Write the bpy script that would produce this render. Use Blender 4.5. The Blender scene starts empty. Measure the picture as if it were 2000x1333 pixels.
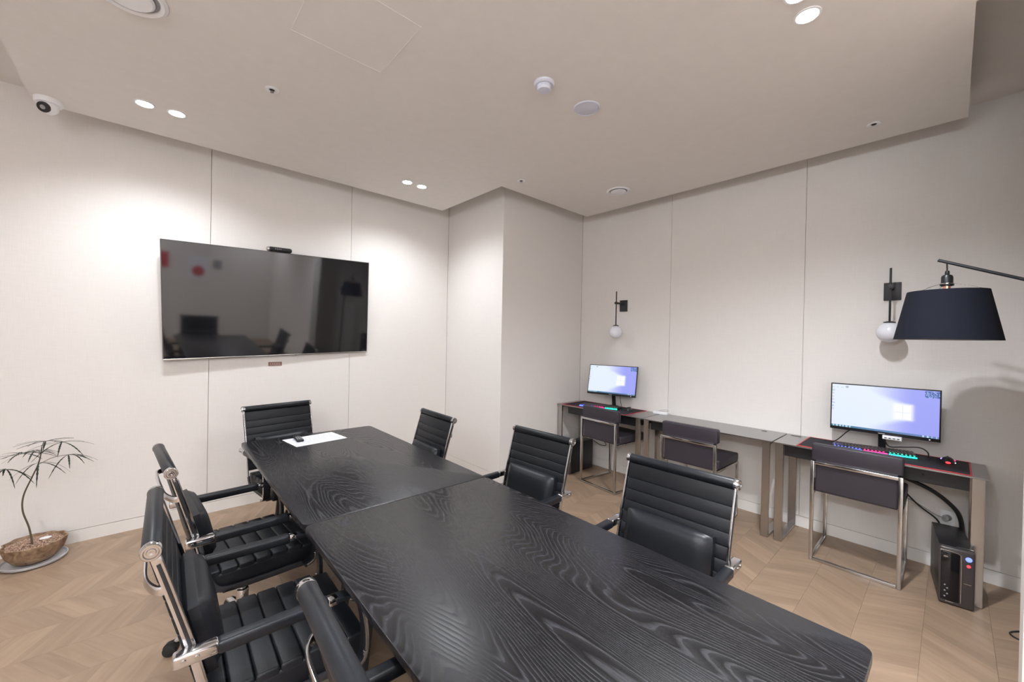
import bpy, bmesh, math, random
from mathutils import Vector, Matrix
from math import sin, cos, pi, radians
random.seed(7)
SC = bpy.context.scene
COL = SC.collection

# ------------------------------------------------------------------ camera, world, lights, exposure
cd = bpy.data.cameras.new('camera'); cam = bpy.data.objects.new('camera', cd); COL.objects.link(cam)
cd.sensor_width = 36; cd.sensor_fit = 'HORIZONTAL'; cd.lens = 779.79*36/2000; cd.clip_start = 0.02
R_ = (0.740467, -0.671806, 0.019628); U_ = (-0.010230, 0.017936, 0.999787); F_ = (0.672015, 0.740510, -0.006409)
cam.matrix_world = Matrix(((R_[0], U_[0], -F_[0], 0), (R_[1], U_[1], -F_[1], 0), (R_[2], U_[2], -F_[2], 1.55), (0, 0, 0, 1)))
SC.camera = cam
w = bpy.data.worlds.new('world'); SC.world = w; w.use_nodes = True
w.node_tree.nodes['Background'].inputs[0].default_value = (.8, .85, 1, 1)
w.node_tree.nodes['Background'].inputs[1].default_value = 0.0
SC.view_settings.view_transform = 'Standard'; SC.view_settings.look = 'None'
SC.view_settings.gamma = 1; SC.view_settings.use_curve_mapping = False
SC.view_settings.exposure = 0.14
LIGHT_W = 84.0
LIGHT_COL = (0.91, 0.95, 1.0)
HC = 3.02      # underside of the dropped ceiling
HU = 3.19      # upper ceiling
DOWNLIGHTS = [(-.04, 3.53), (.12, 3.53), (1.80, 3.512), (1.955, 3.512), (2.0, .46), (2.16, .46),
              (-.04, .46), (.12, .46), (-.04, -2.45), (.12, -2.45), (2.0, -2.45), (2.16, -2.45)]  # the rear pairs behind the viewer are unseen, added to brighten the room
FILL_SPOTS = [(-1.72, 3.0), (-1.72, 1.2), (-1.72, -.6), (-1.72, -2.3)]   # unseen spots added for bounce light, on the upper ceiling by the left wall

# ------------------------------------------------------------------ materials
def mat(name):
    m = bpy.data.materials.new(name); m.use_nodes = True
    nt = m.node_tree; b = nt.nodes['Principled BSDF']
    return m, nt, b
def N(nt, t, **k):
    n = nt.nodes.new(t)
    for a, v in k.items():
        if isinstance(a, str) and a.startswith('i_'):
            n.inputs[int(a[2:])].default_value = v
        else: setattr(n, a, v)
    return n
def simple(name, col, rough=.5, metal=0, bump=0, bscale=60, var=0, spec=None, coat=0, stretch=(1, 1, 1)):
    m, nt, b = mat(name)
    b.inputs['Base Color'].default_value = (*col, 1); b.inputs['Roughness'].default_value = rough
    b.inputs['Metallic'].default_value = metal
    if spec is not None: b.inputs['IOR'].default_value = spec
    if coat: b.inputs['Coat Weight'].default_value = coat
    tc = N(nt, 'ShaderNodeTexCoord'); mp = N(nt, 'ShaderNodeMapping'); mp.inputs['Scale'].default_value = stretch
    nt.links.new(tc.outputs['Object'], mp.inputs[0])
    no = N(nt, 'ShaderNodeTexNoise'); no.inputs['Scale'].default_value = bscale; no.inputs['Detail'].default_value = 4
    nt.links.new(mp.outputs[0], no.inputs['Vector'])
    if bump:
        bp = N(nt, 'ShaderNodeBump'); bp.inputs['Strength'].default_value = bump; bp.inputs['Distance'].default_value = .002
        nt.links.new(no.outputs['Fac'], bp.inputs['Height']); nt.links.new(bp.outputs[0], b.inputs['Normal'])
    if var:
        r = N(nt, 'ShaderNodeMixRGB'); r.inputs[1].default_value = (*[c*(1-var) for c in col], 1)
        r.inputs[2].default_value = (*[min(1, c*(1+var)) for c in col], 1)
        nt.links.new(no.outputs['Fac'], r.inputs[0]); nt.links.new(r.outputs[0], b.inputs['Base Color'])
    return m
def emit(name, col, strength):
    m, nt, b = mat(name)
    b.inputs['Base Color'].default_value = (*col, 1)
    b.inputs['Emission Color'].default_value = (*col, 1); b.inputs['Emission Strength'].default_value = strength
    return m

def wallpaper(name, col):
    m, nt, b = mat(name); b.inputs['Roughness'].default_value = .85
    b.inputs['IOR'].default_value = 1.3
    tc = N(nt, 'ShaderNodeTexCoord')
    mp = N(nt, 'ShaderNodeMapping'); mp.inputs['Scale'].default_value = (14, 14, 260)
    mq = N(nt, 'ShaderNodeMapping'); mq.inputs['Scale'].default_value = (300, 300, 10)
    a = N(nt, 'ShaderNodeTexNoise'); a.inputs['Scale'].default_value = 1; a.inputs['Detail'].default_value = 3
    c = N(nt, 'ShaderNodeTexNoise'); c.inputs['Scale'].default_value = 1; c.inputs['Detail'].default_value = 2
    nt.links.new(tc.outputs['Object'], mp.inputs[0]); nt.links.new(tc.outputs['Object'], mq.inputs[0])
    nt.links.new(mp.outputs[0], a.inputs['Vector']); nt.links.new(mq.outputs[0], c.inputs['Vector'])
    ad = N(nt, 'ShaderNodeMath', operation='ADD'); nt.links.new(a.outputs['Fac'], ad.inputs[0]); nt.links.new(c.outputs['Fac'], ad.inputs[1])
    bp = N(nt, 'ShaderNodeBump'); bp.inputs['Strength'].default_value = .35; bp.inputs['Distance'].default_value = .0012
    nt.links.new(ad.outputs[0], bp.inputs['Height']); nt.links.new(bp.outputs[0], b.inputs['Normal'])
    mr = N(nt, 'ShaderNodeMapRange'); mr.inputs[1].default_value = .6; mr.inputs[2].default_value = 1.4; mr.inputs[3].default_value = .965; mr.inputs[4].default_value = 1.02
    nt.links.new(ad.outputs[0], mr.inputs[0])
    mx = N(nt, 'ShaderNodeVectorMath', operation='SCALE'); mx.inputs[0].default_value = col
    nt.links.new(mr.outputs[0], mx.inputs['Scale']); nt.links.new(mx.outputs[0], b.inputs['Base Color'])
    return m

M = {}
M['wall'] = wallpaper('linen_wallpaper', (.80, .765, .735))
M['ceil'] = wallpaper('ceiling_paper', (.80, .765, .73))
M['slab'] = simple('wall_slab', (.62, .58, .52), .9)
M['base'] = simple('baseboard_film', (.80, .77, .735), .55, bump=.05, bscale=30)
M['leather'] = simple('black_leather', (.007, .0082, .0115), .42, spec=1.4, bump=.22, bscale=420, var=.15)
M['leather2'] = simple('black_smooth_leather', (.0075, .0087, .012), .40, spec=1.4, bump=.15, bscale=380)
M['plumleather'] = simple('dark_plum_leather', (.030, .025, .034), .45, bump=.2, bscale=350, var=.1)
M['chrome'] = simple('chrome', (.60, .60, .62), .11, 1)
M['satin'] = simple('satin_chrome', (.55, .545, .54), .18, 1, bump=.04, bscale=40, stretch=(1, 1, .1))
M['steel'] = simple('brushed_steel', (.40, .395, .39), .30, 1, bump=.12, bscale=60, stretch=(1, 30, 30), var=.12)
M['steelleg'] = simple('brushed_steel_leg', (.52, .50, .485), .22, 1, bump=.1, bscale=60, stretch=(30, 30, 1), var=.12)
M['blackpl'] = simple('black_plastic', (.012, .012, .014), .38, bump=.05, bscale=300)
M['blackmat'] = simple('matte_black_metal', (.02, .02, .023), .5, bump=.05, bscale=200)
M['gloss'] = simple('gloss_black', (.006, .006, .008), .08)
M['rubber'] = simple('rubber', (.01, .01, .01), .7)
M['white'] = simple('white_plastic', (.86, .86, .88), .4)
M['whitecool'] = simple('pale_plastic', (.66, .68, .78), .45)
M['opal'] = simple('opal_glass', (.80, .80, .86), .18)
M['shade'] = simple('navy_shade_fabric', (.008, .0095, .017), .9, spec=1.3, bump=.3, bscale=500)
M['shadein'] = simple('shade_lining', (.6, .56, .5), .7)
M['copper'] = simple('copper', (.85, .42, .30), .3, 1)
M['paper'] = simple('paper', (.80, .80, .86), .7)
M['ink'] = simple('ink', (.36, .37, .42), .7)
M['pad'] = simple('mousepad_cloth', (.014, .013, .018), .8, bump=.2, bscale=600)
M['red'] = simple('red_trim', (.55, .03, .035), .55)
M['oakgap'] = simple('floor_bed', (.27, .19, .125), .9)
M['cord'] = simple('black_cord', (.012, .012, .013), .5)
M['grey'] = simple('grey_plastic', (.30, .30, .31), .45)
M['gunmetal'] = simple('gunmetal_plastic', (.085, .075, .075), .35, .4)
M['saucer'] = simple('saucer_ceramic', (.50, .49, .50), .35)
M['bark'] = simple('stem_bark', (.10, .075, .05), .8, bump=.5, bscale=200, var=.3)
M['leaf'] = simple('aralia_leaf', (.035, .05, .035), .55, var=.4, bscale=60)
M['plaque'] = simple('copper_plaque', (.25, .13, .10), .45)
M['plaqueink'] = simple('plaque_print', (.55, .45, .40), .6)
M['dark'] = simple('dark_void', (.02, .02, .02), .9)
M['glow'] = emit('downlight_glow', (1, .98, .96), 40)
M['tube'] = emit('fill_tube_glow', (.90, .94, 1), 92)  # glow of the added out-of-view fill tubes
M['ledblue'] = emit('led_blue', (.10, .14, 1), 3); M['ledmag'] = emit('led_magenta', (1, .03, .22), 2.5)
M['ledteal'] = emit('led_teal', (.02, .75, .5), 2); M['ledred'] = emit('led_red', (1, .03, .04), 3)
M['ledwhite'] = emit('led_white', (.7, .8, 1), 1.5); M['ledpurple'] = emit('led_purple', (.35, .25, 1), 2)

def bowl_mat():
    m, nt, b = mat('driftwood_bowl'); b.inputs['Roughness'].default_value = .7
    tc = N(nt, 'ShaderNodeTexCoord'); no = N(nt, 'ShaderNodeTexNoise'); no.inputs['Scale'].default_value = 22; no.inputs['Detail'].default_value = 6; no.inputs['Distortion'].default_value = 1
    nt.links.new(tc.outputs['Object'], no.inputs['Vector'])
    cr = N(nt, 'ShaderNodeValToRGB'); cr.color_ramp.elements[0].position = .3; cr.color_ramp.elements[0].color = (.13, .07, .035, 1)
    cr.color_ramp.elements[1].position = .7; cr.color_ramp.elements[1].color = (.40, .27, .17, 1)
    nt.links.new(no.outputs['Fac'], cr.inputs[0]); nt.links.new(cr.outputs[0], b.inputs['Base Color'])
    bp = N(nt, 'ShaderNodeBump'); bp.inputs['Strength'].default_value = .4; bp.inputs['Distance'].default_value = .004
    nt.links.new(no.outputs['Fac'], bp.inputs['Height']); nt.links.new(bp.outputs[0], b.inputs['Normal'])
    return m
M['bowl'] = bowl_mat()
def gravel_mat():
    m, nt, b = mat('clay_granules'); b.inputs['Roughness'].default_value = .9
    g = N(nt, 'ShaderNodeNewGeometry'); cr = N(nt, 'ShaderNodeValToRGB')
    cr.color_ramp.elements[0].color = (.22, .12, .08, 1); cr.color_ramp.elements[1].color = (.62, .44, .33, 1)
    nt.links.new(g.outputs['Random Per Island'], cr.inputs[0]); nt.links.new(cr.outputs[0], b.inputs['Base Color'])
    return m
M['gravel'] = gravel_mat()

def oak_mat():
    m, nt, b = mat('oak_parquet'); b.inputs['Roughness'].default_value = .42
    uv = N(nt, 'ShaderNodeUVMap'); oi = N(nt, 'ShaderNodeObjectInfo'); g = N(nt, 'ShaderNodeNewGeometry')
    ad = N(nt, 'ShaderNodeMath', operation='ADD'); nt.links.new(oi.outputs['Random'], ad.inputs[0]); nt.links.new(g.outputs['Random Per Island'], ad.inputs[1])
    wn = N(nt, 'ShaderNodeTexWhiteNoise', noise_dimensions='1D'); nt.links.new(ad.outputs[0], wn.inputs['W'])
    sc = N(nt, 'ShaderNodeVectorMath', operation='SCALE'); sc.inputs['Scale'].default_value = 9; nt.links.new(wn.outputs['Color'], sc.inputs[0])
    va = N(nt, 'ShaderNodeVectorMath', operation='ADD'); nt.links.new(uv.outputs[0], va.inputs[0]); nt.links.new(sc.outputs[0], va.inputs[1])
    mp = N(nt, 'ShaderNodeMapping'); mp.inputs['Scale'].default_value = (2.2, 26, 1); nt.links.new(va.outputs[0], mp.inputs[0])
    a = N(nt, 'ShaderNodeTexNoise'); a.inputs['Scale'].default_value = 1.6; a.inputs['Detail'].default_value = 6; a.inputs['Distortion'].default_value = .6
    nt.links.new(mp.outputs[0], a.inputs['Vector'])
    mp2 = N(nt, 'ShaderNodeMapping'); mp2.inputs['Scale'].default_value = (1.2, 4.5, 1); nt.links.new(va.outputs[0], mp2.inputs[0])
    c = N(nt, 'ShaderNodeTexNoise'); c.inputs['Scale'].default_value = 1.4; c.inputs['Detail'].default_value = 3; nt.links.new(mp2.outputs[0], c.inputs['Vector'])
    cr = N(nt, 'ShaderNodeValToRGB'); e = cr.color_ramp.elements
    e[0].position = .25; e[0].color = (.265, .18, .12, 1); e[1].position = .75; e[1].color = (.335, .237, .163, 1)
    nt.links.new(a.outputs['Fac'], cr.inputs[0])
    mr = N(nt, 'ShaderNodeMapRange'); mr.inputs[3].default_value = .91; mr.inputs[4].default_value = 1.07; nt.links.new(wn.outputs['Value'], mr.inputs[0])
    mr2 = N(nt, 'ShaderNodeMapRange'); mr2.inputs[1].default_value = .3; mr2.inputs[2].default_value = .7; mr2.inputs[3].default_value = .88; mr2.inputs[4].default_value = 1.1; nt.links.new(c.outputs['Fac'], mr2.inputs[0])
    mm = N(nt, 'ShaderNodeMath', operation='MULTIPLY'); nt.links.new(mr.outputs[0], mm.inputs[0]); nt.links.new(mr2.outputs[0], mm.inputs[1])
    # pale sapwood streak at the edge of a few boards
    sx = N(nt, 'ShaderNodeSeparateXYZ'); nt.links.new(uv.outputs[0], sx.inputs[0])
    gt = N(nt, 'ShaderNodeMath', operation='GREATER_THAN'); gt.inputs[1].default_value = .070; nt.links.new(sx.outputs['Y'], gt.inputs[0])
    g2 = N(nt, 'ShaderNodeMath', operation='GREATER_THAN'); g2.inputs[1].default_value = .84; nt.links.new(wn.outputs['Value'], g2.inputs[0])
    g3 = N(nt, 'ShaderNodeMath', operation='GREATER_THAN'); g3.inputs[1].default_value = .50; nt.links.new(c.outputs['Fac'], g3.inputs[0])
    m1 = N(nt, 'ShaderNodeMath', operation='MULTIPLY'); nt.links.new(gt.outputs[0], m1.inputs[0]); nt.links.new(g2.outputs[0], m1.inputs[1])
    m2 = N(nt, 'ShaderNodeMath', operation='MULTIPLY'); nt.links.new(m1.outputs[0], m2.inputs[0]); nt.links.new(g3.outputs[0], m2.inputs[1])
    m3 = N(nt, 'ShaderNodeMath', operation='MULTIPLY'); m3.inputs[1].default_value = .6; nt.links.new(m2.outputs[0], m3.inputs[0])
    vs = N(nt, 'ShaderNodeVectorMath', operation='SCALE'); nt.links.new(cr.outputs[0], vs.inputs[0]); nt.links.new(mm.outputs[0], vs.inputs['Scale'])
    mx = N(nt, 'ShaderNodeMixRGB'); mx.inputs[2].default_value = (.52, .40, .30, 1); nt.links.new(m3.outputs[0], mx.inputs[0]); nt.links.new(vs.outputs[0], mx.inputs[1])
    nt.links.new(mx.outputs[0], b.inputs['Base Color'])
    bp = N(nt, 'ShaderNodeBump'); bp.inputs['Strength'].default_value = .12; bp.inputs['Distance'].default_value = .001
    nt.links.new(a.outputs['Fac'], bp.inputs['Height']); nt.links.new(bp.outputs[0], b.inputs['Normal'])
    return m
M['oak'] = oak_mat()

def ash_mat(name, seed):
    m, nt, b = mat(name); b.inputs['Roughness'].default_value = .36; b.inputs['IOR'].default_value = 1.5
    tc = N(nt, 'ShaderNodeTexCoord')
    mp = N(nt, 'ShaderNodeMapping'); mp.inputs['Scale'].default_value = (2.1, .40, 1); mp.inputs['Location'].default_value = (seed, seed*1.7, 0)
    nt.links.new(tc.outputs['Object'], mp.inputs[0])
    a = N(nt, 'ShaderNodeTexNoise'); a.inputs['Scale'].default_value = 1.25; a.inputs['Detail'].default_value = 2.5; a.inputs['Roughness'].default_value = .36; a.inputs['Distortion'].default_value = .15
    nt.links.new(mp.outputs[0], a.inputs['Vector'])
    mu = N(nt, 'ShaderNodeMath', operation='MULTIPLY'); mu.inputs[1].default_value = 88; nt.links.new(a.outputs['Fac'], mu.inputs[0])
    fr = N(nt, 'ShaderNodeMath', operation='FRACT'); nt.links.new(mu.outputs[0], fr.inputs[0])
    cr = N(nt, 'ShaderNodeValToRGB'); e = cr.color_ramp.elements
    e[0].position = .0; e[0].color = (1, 1, 1, 1); e[1].position = .32; e[1].color = (0, 0, 0, 1)
    x = cr.color_ramp.elements.new(.92); x.color = (.25, .25, .25, 1); x = cr.color_ramp.elements.new(1); x.color = (1, 1, 1, 1)
    nt.links.new(fr.outputs[0], cr.inputs[0])
    mp2 = N(nt, 'ShaderNodeMapping'); mp2.inputs['Scale'].default_value = (420, 14, 1); nt.links.new(tc.outputs['Object'], mp2.inputs[0])
    f = N(nt, 'ShaderNodeTexNoise'); f.inputs['Scale'].default_value = 1; f.inputs['Detail'].default_value = 2; nt.links.new(mp2.outputs[0], f.inputs['Vector'])
    fm = N(nt, 'ShaderNodeMapRange'); fm.inputs[1].default_value = .35; fm.inputs[2].default_value = .65; nt.links.new(f.outputs['Fac'], fm.inputs[0])
    lm = N(nt, 'ShaderNodeMath', operation='MULTIPLY'); nt.links.new(cr.outputs[0], lm.inputs[0]); nt.links.new(fm.outputs[0], lm.inputs[1])
    la = N(nt, 'ShaderNodeMath', operation='MULTIPLY_ADD'); la.inputs[1].default_value = .75; nt.links.new(lm.outputs[0], la.inputs[0])
    l2 = N(nt, 'ShaderNodeMath', operation='MULTIPLY'); l2.inputs[1].default_value = .25; nt.links.new(cr.outputs[0], l2.inputs[0]); nt.links.new(l2.outputs[0], la.inputs[2])
    mx = N(nt, 'ShaderNodeMixRGB'); mx.inputs[1].default_value = (.0025, .0022, .0032, 1); mx.inputs[2].default_value = (.030, .030, .037, 1)
    nt.links.new(la.outputs[0], mx.inputs[0]); nt.links.new(mx.outputs[0], b.inputs['Base Color'])
    bp = N(nt, 'ShaderNodeBump'); bp.invert = True; bp.inputs['Strength'].default_value = .10; bp.inputs['Distance'].default_value = .001
    nt.links.new(la.outputs[0], bp.inputs['Height']); nt.links.new(bp.outputs[0], b.inputs['Normal'])
    rr = N(nt, 'ShaderNodeMapRange'); rr.inputs[3].default_value = .29; rr.inputs[4].default_value = .75; nt.links.new(la.outputs[0], rr.inputs[0]); nt.links.new(rr.outputs[0], b.inputs['Roughness'])
    return m
M['ash1'] = ash_mat('black_ash_far', 3.1); M['ash2'] = ash_mat('black_ash_near', 8.37)

def tv_mat():
    m, nt, b = mat('tv_glass'); b.inputs['Base Color'].default_value = (.006, .006, .008, 1); b.inputs['Roughness'].default_value = .05; b.inputs['IOR'].default_value = 1.9
    return m
M['tv'] = tv_mat()
def screen_mat():
    m, nt, b = mat('desktop_picture'); b.inputs['Base Color'].default_value = (.01, .01, .01, 1); b.inputs['Roughness'].default_value = .3
    at = N(nt, 'ShaderNodeVertexColor'); at.layer_name = 'Col'
    nt.links.new(at.outputs[0], b.inputs['Emission Color']); b.inputs['Emission Strength'].default_value = .88
    return m
M['screen'] = screen_mat()

# ------------------------------------------------------------------ mesh helpers
def T(x=0, y=0, z=0, rx=0, ry=0, rz=0):
    return Matrix.Translation((x, y, z)) @ Matrix.Rotation(rz, 4, 'Z') @ Matrix.Rotation(ry, 4, 'Y') @ Matrix.Rotation(rx, 4, 'X')
def merge(bm, b2, X=None):
    if X is not None: bmesh.ops.transform(b2, matrix=X, verts=b2.verts)
    me = bpy.data.meshes.new('tmp'); b2.to_mesh(me); b2.free(); bm.from_mesh(me); bpy.data.meshes.remove(me)
def box(bm, x0, x1, y0, y1, z0, z1, bev=0, seg=2, X=None):
    b2 = bmesh.new(); bmesh.ops.create_cube(b2, size=1)
    for v in b2.verts: v.co = Vector(((x0+x1)/2+v.co.x*(x1-x0), (y0+y1)/2+v.co.y*(y1-y0), (z0+z1)/2+v.co.z*(z1-z0)))
    if bev: bmesh.ops.bevel(b2, geom=b2.edges[:]+b2.verts[:], offset=bev, segments=seg, profile=.5, affect='EDGES')
    merge(bm, b2, X)
def cyl(bm, a, b, r, r2=None, n=20, bev=0):
    a = Vector(a); b = Vector(b); d = b-a; b2 = bmesh.new()
    bmesh.ops.create_cone(b2, cap_ends=True, segments=n, radius1=r, radius2=r if r2 is None else r2, depth=d.length)
    if bev:
        ed = [e for e in b2.edges if len(e.link_faces) == 2 and any(len(f.verts) > 4 for f in e.link_faces)]
        bmesh.ops.bevel(b2, geom=ed, offset=bev, segments=2, profile=.5, affect='EDGES')
    merge(bm, b2, Matrix.Translation((a+b)/2) @ d.to_track_quat('Z', 'Y').to_matrix().to_4x4())
def ball(bm, c, r, sx=1, sy=1, sz=1, u=20, v=12):
    b2 = bmesh.new(); bmesh.ops.create_uvsphere(b2, u_segments=u, v_segments=v, radius=r)
    merge(bm, b2, Matrix.Translation(c) @ Matrix.Diagonal((sx, sy, sz, 1)))
def lathe(bm, prof, c=(0, 0, 0), n=32, X=None, wob=None):
    b2 = bmesh.new(); rings = []
    for r, z in prof:
        ring = []
        for i in range(n):
            t = 2*pi*i/n; k = wob(t, z) if wob else 1
            ring.append(b2.verts.new((r*k*cos(t), r*k*sin(t), z)))
        rings.append(ring)
    for a, b in zip(rings, rings[1:]):
        for i in range(n): b2.faces.new((a[i], a[(i+1) % n], b[(i+1) % n], b[i]))
    for ring, (r, z) in ((rings[0], prof[0]), (rings[-1], prof[-1])):
        if r > 1e-5 and r < 1e5:
            try: b2.faces.new(ring)
            except ValueError: pass
    bmesh.ops.recalc_face_normals(b2, faces=b2.faces)
    merge(bm, b2, (X or Matrix.Identity(4)) @ Matrix.Translation(c) if X else Matrix.Translation(c))
def smoothpath(pts, k=4):
    P = [Vector(p) for p in pts]; out = []
    for i in range(len(P)-1):
        p0 = P[max(i-1, 0)]; p1 = P[i]; p2 = P[i+1]; p3 = P[min(i+2, len(P)-1)]
        for j in range(k):
            t = j/k
            out.append(.5*((2*p1)+(-p0+p2)*t+(2*p0-5*p1+4*p2-p3)*t*t+(-p0+3*p1-3*p2+p3)*t**3))
    out.append(P[-1]); return out
def sweep(bm, path, w, h, side, n=0, taper=None):
    """sweep a rectangle (w along `side`, h across) or a circle (n sides, radius w) along path"""
    b2 = bmesh.new(); side = Vector(side).normalized(); rings = []; L = len(path)
    for i, p in enumerate(path):
        p = Vector(p); t = (Vector(path[min(i+1, L-1)])-Vector(path[max(i-1, 0)])).normalized()
        k = taper(i/(L-1)) if taper else 1
        if n:
            s = side if abs(side.dot(t)) < .95 else Vector((1, 0, 0))
            a = (s-t*s.dot(t)).normalized(); c = t.cross(a)
            ring = [b2.verts.new(p+(a*cos(2*pi*j/n)+c*sin(2*pi*j/n))*w*k) for j in range(n)]
        else:
            a = (side-t*side.dot(t)).normalized(); c = t.cross(a)
            ring = [b2.verts.new(p+a*(x*w/2*k)+c*(y*h/2*k)) for x, y in ((-1, -1), (1, -1), (1, 1), (-1, 1))]
        rings.append(ring)
    m = len(rings[0])
    for r1, r2 in zip(rings, rings[1:]):
        for j in range(m): b2.faces.new((r1[j], r1[(j+1) % m], r2[(j+1) % m], r2[j]))
    b2.faces.new(rings[0]); b2.faces.new(rings[-1][::-1])
    bmesh.ops.recalc_face_normals(b2, faces=b2.faces)
    if not n:
        ed = [e for e in b2.edges if len(e.link_faces) == 2 and e.calc_face_angle(0) > .9]
        bmesh.ops.bevel(b2, geom=ed, offset=min(w, h)*.16, segments=2, profile=.5, affect='EDGES')
    merge(bm, b2)
def obj(name, bm, m, parent=None, loc=None, smooth=True, angle=35):
    bmesh.ops.recalc_face_normals(bm, faces=bm.faces)
    me = bpy.data.meshes.new(name); bm.to_mesh(me); bm.free()
    for mm in (m if isinstance(m, (list, tuple)) else [m]): me.materials.append(mm)
    if smooth:
        me.shade_smooth()
        try: me.set_sharp_from_angle(angle=radians(angle))
        except Exception: pass
    o = bpy.data.objects.new(name, me); COL.objects.link(o)
    if parent: o.parent = parent
    if loc: o.location = loc
    return o
def thing(name, label, cat, loc=(0, 0, 0), rz=0, group=None):
    o = bpy.data.objects.new(name, None); COL.objects.link(o); o.location = loc; o.rotation_euler = (0, 0, rz)
    o.empty_display_size = .1
    o['label'] = label; o['category'] = cat
    if group: o['group'] = group
    return o
def tag(o, label, cat, group=None):
    o['label'] = label; o['category'] = cat
    if group: o['group'] = group
    return o
def struct(name, bm, m, parent=None, smooth=False):
    o = obj(name, bm, m, parent, smooth=smooth)
    o['kind'] = 'structure'
    return o
def B(): return bmesh.new()
def kids(o): return [c for c in bpy.data.objects if c.parent == o]

# ------------------------------------------------------------------ room shell
XL, YF = -2.3, -3.2
YB = 4.264; XR = 4.105; XC = 2.761; YC = 3.21; YN = -1.05
bm = B(); box(bm, XL-.1, XR+.1, YF-.1, YB+.1, -.08, -.0042); floor = struct('floor', bm, M['oakgap'])
# chevron oak boards: strips at 60 / 120 degrees between straight seams
def clip(poly, ax, lim, sgn):
    out = []
    for i in range(len(poly)):
        a, b = poly[i], poly[(i+1) % len(poly)]
        ia = (a[ax]-lim)*sgn >= 0; ib = (b[ax]-lim)*sgn >= 0
        if ia: out.append(a)
        if ia != ib:
            t = (lim-a[ax])/(b[ax]-a[ax]); out.append((a[0]+(b[0]-a[0])*t, a[1]+(b[1]-a[1])*t))
    return out
def plank(bm, poly, o, d):
    uvl = bm.loops.layers.uv.verify(); gap = .00035
    cx = sum(p[0] for p in poly)/len(poly); cy = sum(p[1] for p in poly)/len(poly)
    q = []
    for x, y in poly:
        l = math.hypot(x-cx, y-cy) or 1; q.append((x-(x-cx)/l*gap*1.4, y-(y-cy)/l*gap*1.4))
    top = [bm.verts.new((x, y, 0)) for x, y in q]; bot = [bm.verts.new((x, y, -.004)) for x, y in q]
    fs = [bm.faces.new(top)]
    n = len(q)
    for i in range(n): fs.append(bm.faces.new((top[i], bot[i], bot[(i+1) % n], top[(i+1) % n])))
    nx, ny = -d[1], d[0]
    for f in fs:
        for l in f.loops:
            x, y = l.vert.co.x-o[0], l.vert.co.y-o[1]
            l[uvl].uv = (x*d[0]+y*d[1], x*nx+y*ny)
BW = .255; SEAM0 = .335; PW = .082
boards = []
k0 = int(math.floor((YF-SEAM0)/BW)); k1 = int(math.ceil((YB-SEAM0)/BW))
for k in range(k0, k1):
    y0 = SEAM0+k*BW; y1 = y0+BW; up = (k % 2 == 0); a = radians(60 if up else 120)
    pit = PW/sin(a); sh = BW/math.tan(a)
    i0 = int((XL-.6)/pit)-1; i1 = int((XR+.6)/pit)+1
    for i in range(i0, i1):
        x = i*pit
        poly = [(x, y0), (x+pit, y0), (x+pit+sh, y1), (x+sh, y1)]
        full = True
        for ax, lim, s in ((0, XL, 1), (0, XR, -1), (1, YF, 1), (1, YB, -1)):
            p2 = clip(poly, ax, lim, s)
            if p2 != poly: full = False
            poly = p2
            if len(poly) < 3: break
        if len(poly) < 3: continue
        ar = abs(sum(poly[j][0]*poly[(j+1) % len(poly)][1]-poly[(j+1) % len(poly)][0]*poly[j][1] for j in range(len(poly))))/2
        if ar < .002: continue
        cx = sum(p[0] for p in poly)/len(poly); cy = sum(p[1] for p in poly)/len(poly)
        v = Vector((cx, cy, -1.55)); z = v.dot(Vector(F_)); inview = False
        if z > .05:
            px = 1000+779.8*v.dot(Vector(R_))/z; py = 666.5-779.8*v.dot(Vector(U_))/z
            inview = -60 < px < 2060 and py < 1450
        hid = (.5 < cx < 1.4 and .2 < cy < 3.5) or (cx > XC+.1 and cy > YC+.1)
        boards.append(((0 if inview and not hid else 1, v.length), poly, (x, y0), (cos(a), sin(a)) if up else (-cos(a), -sin(a)), full, up))
boards.sort(key=lambda b: b[0])
proto = {}
rest = B()
for n, (key, poly, o, d, full, up) in enumerate(boards):
    dd = (d[0], d[1]) if up else (-d[0], -d[1])
    if n < 300 and key[0] == 0:
        if full:
            if up not in proto:
                bm = B(); plank(bm, [(p[0]-o[0], p[1]-o[1]) for p in poly], (0, 0), dd)
                me = bpy.data.meshes.new('floor_board'); bmesh.ops.recalc_face_normals(bm, faces=bm.faces); bm.to_mesh(me); bm.free(); me.materials.append(M['oak']); proto[up] = me
            ob = bpy.data.objects.new('floor_board', proto[up]); COL.objects.link(ob); ob.location = (o[0], o[1], 0); ob.parent = floor
        else:
            bm = B(); plank(bm, [(p[0]-o[0], p[1]-o[1]) for p in poly], (0, 0), dd)
            ob = obj('floor_board', bm, M['oak'], floor, (o[0], o[1], 0), smooth=False)
    else: plank(rest, poly, o, dd)
ob = obj('floor_boards', rest, M['oak'], floor, smooth=False); ob['kind'] = 'stuff'

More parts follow.
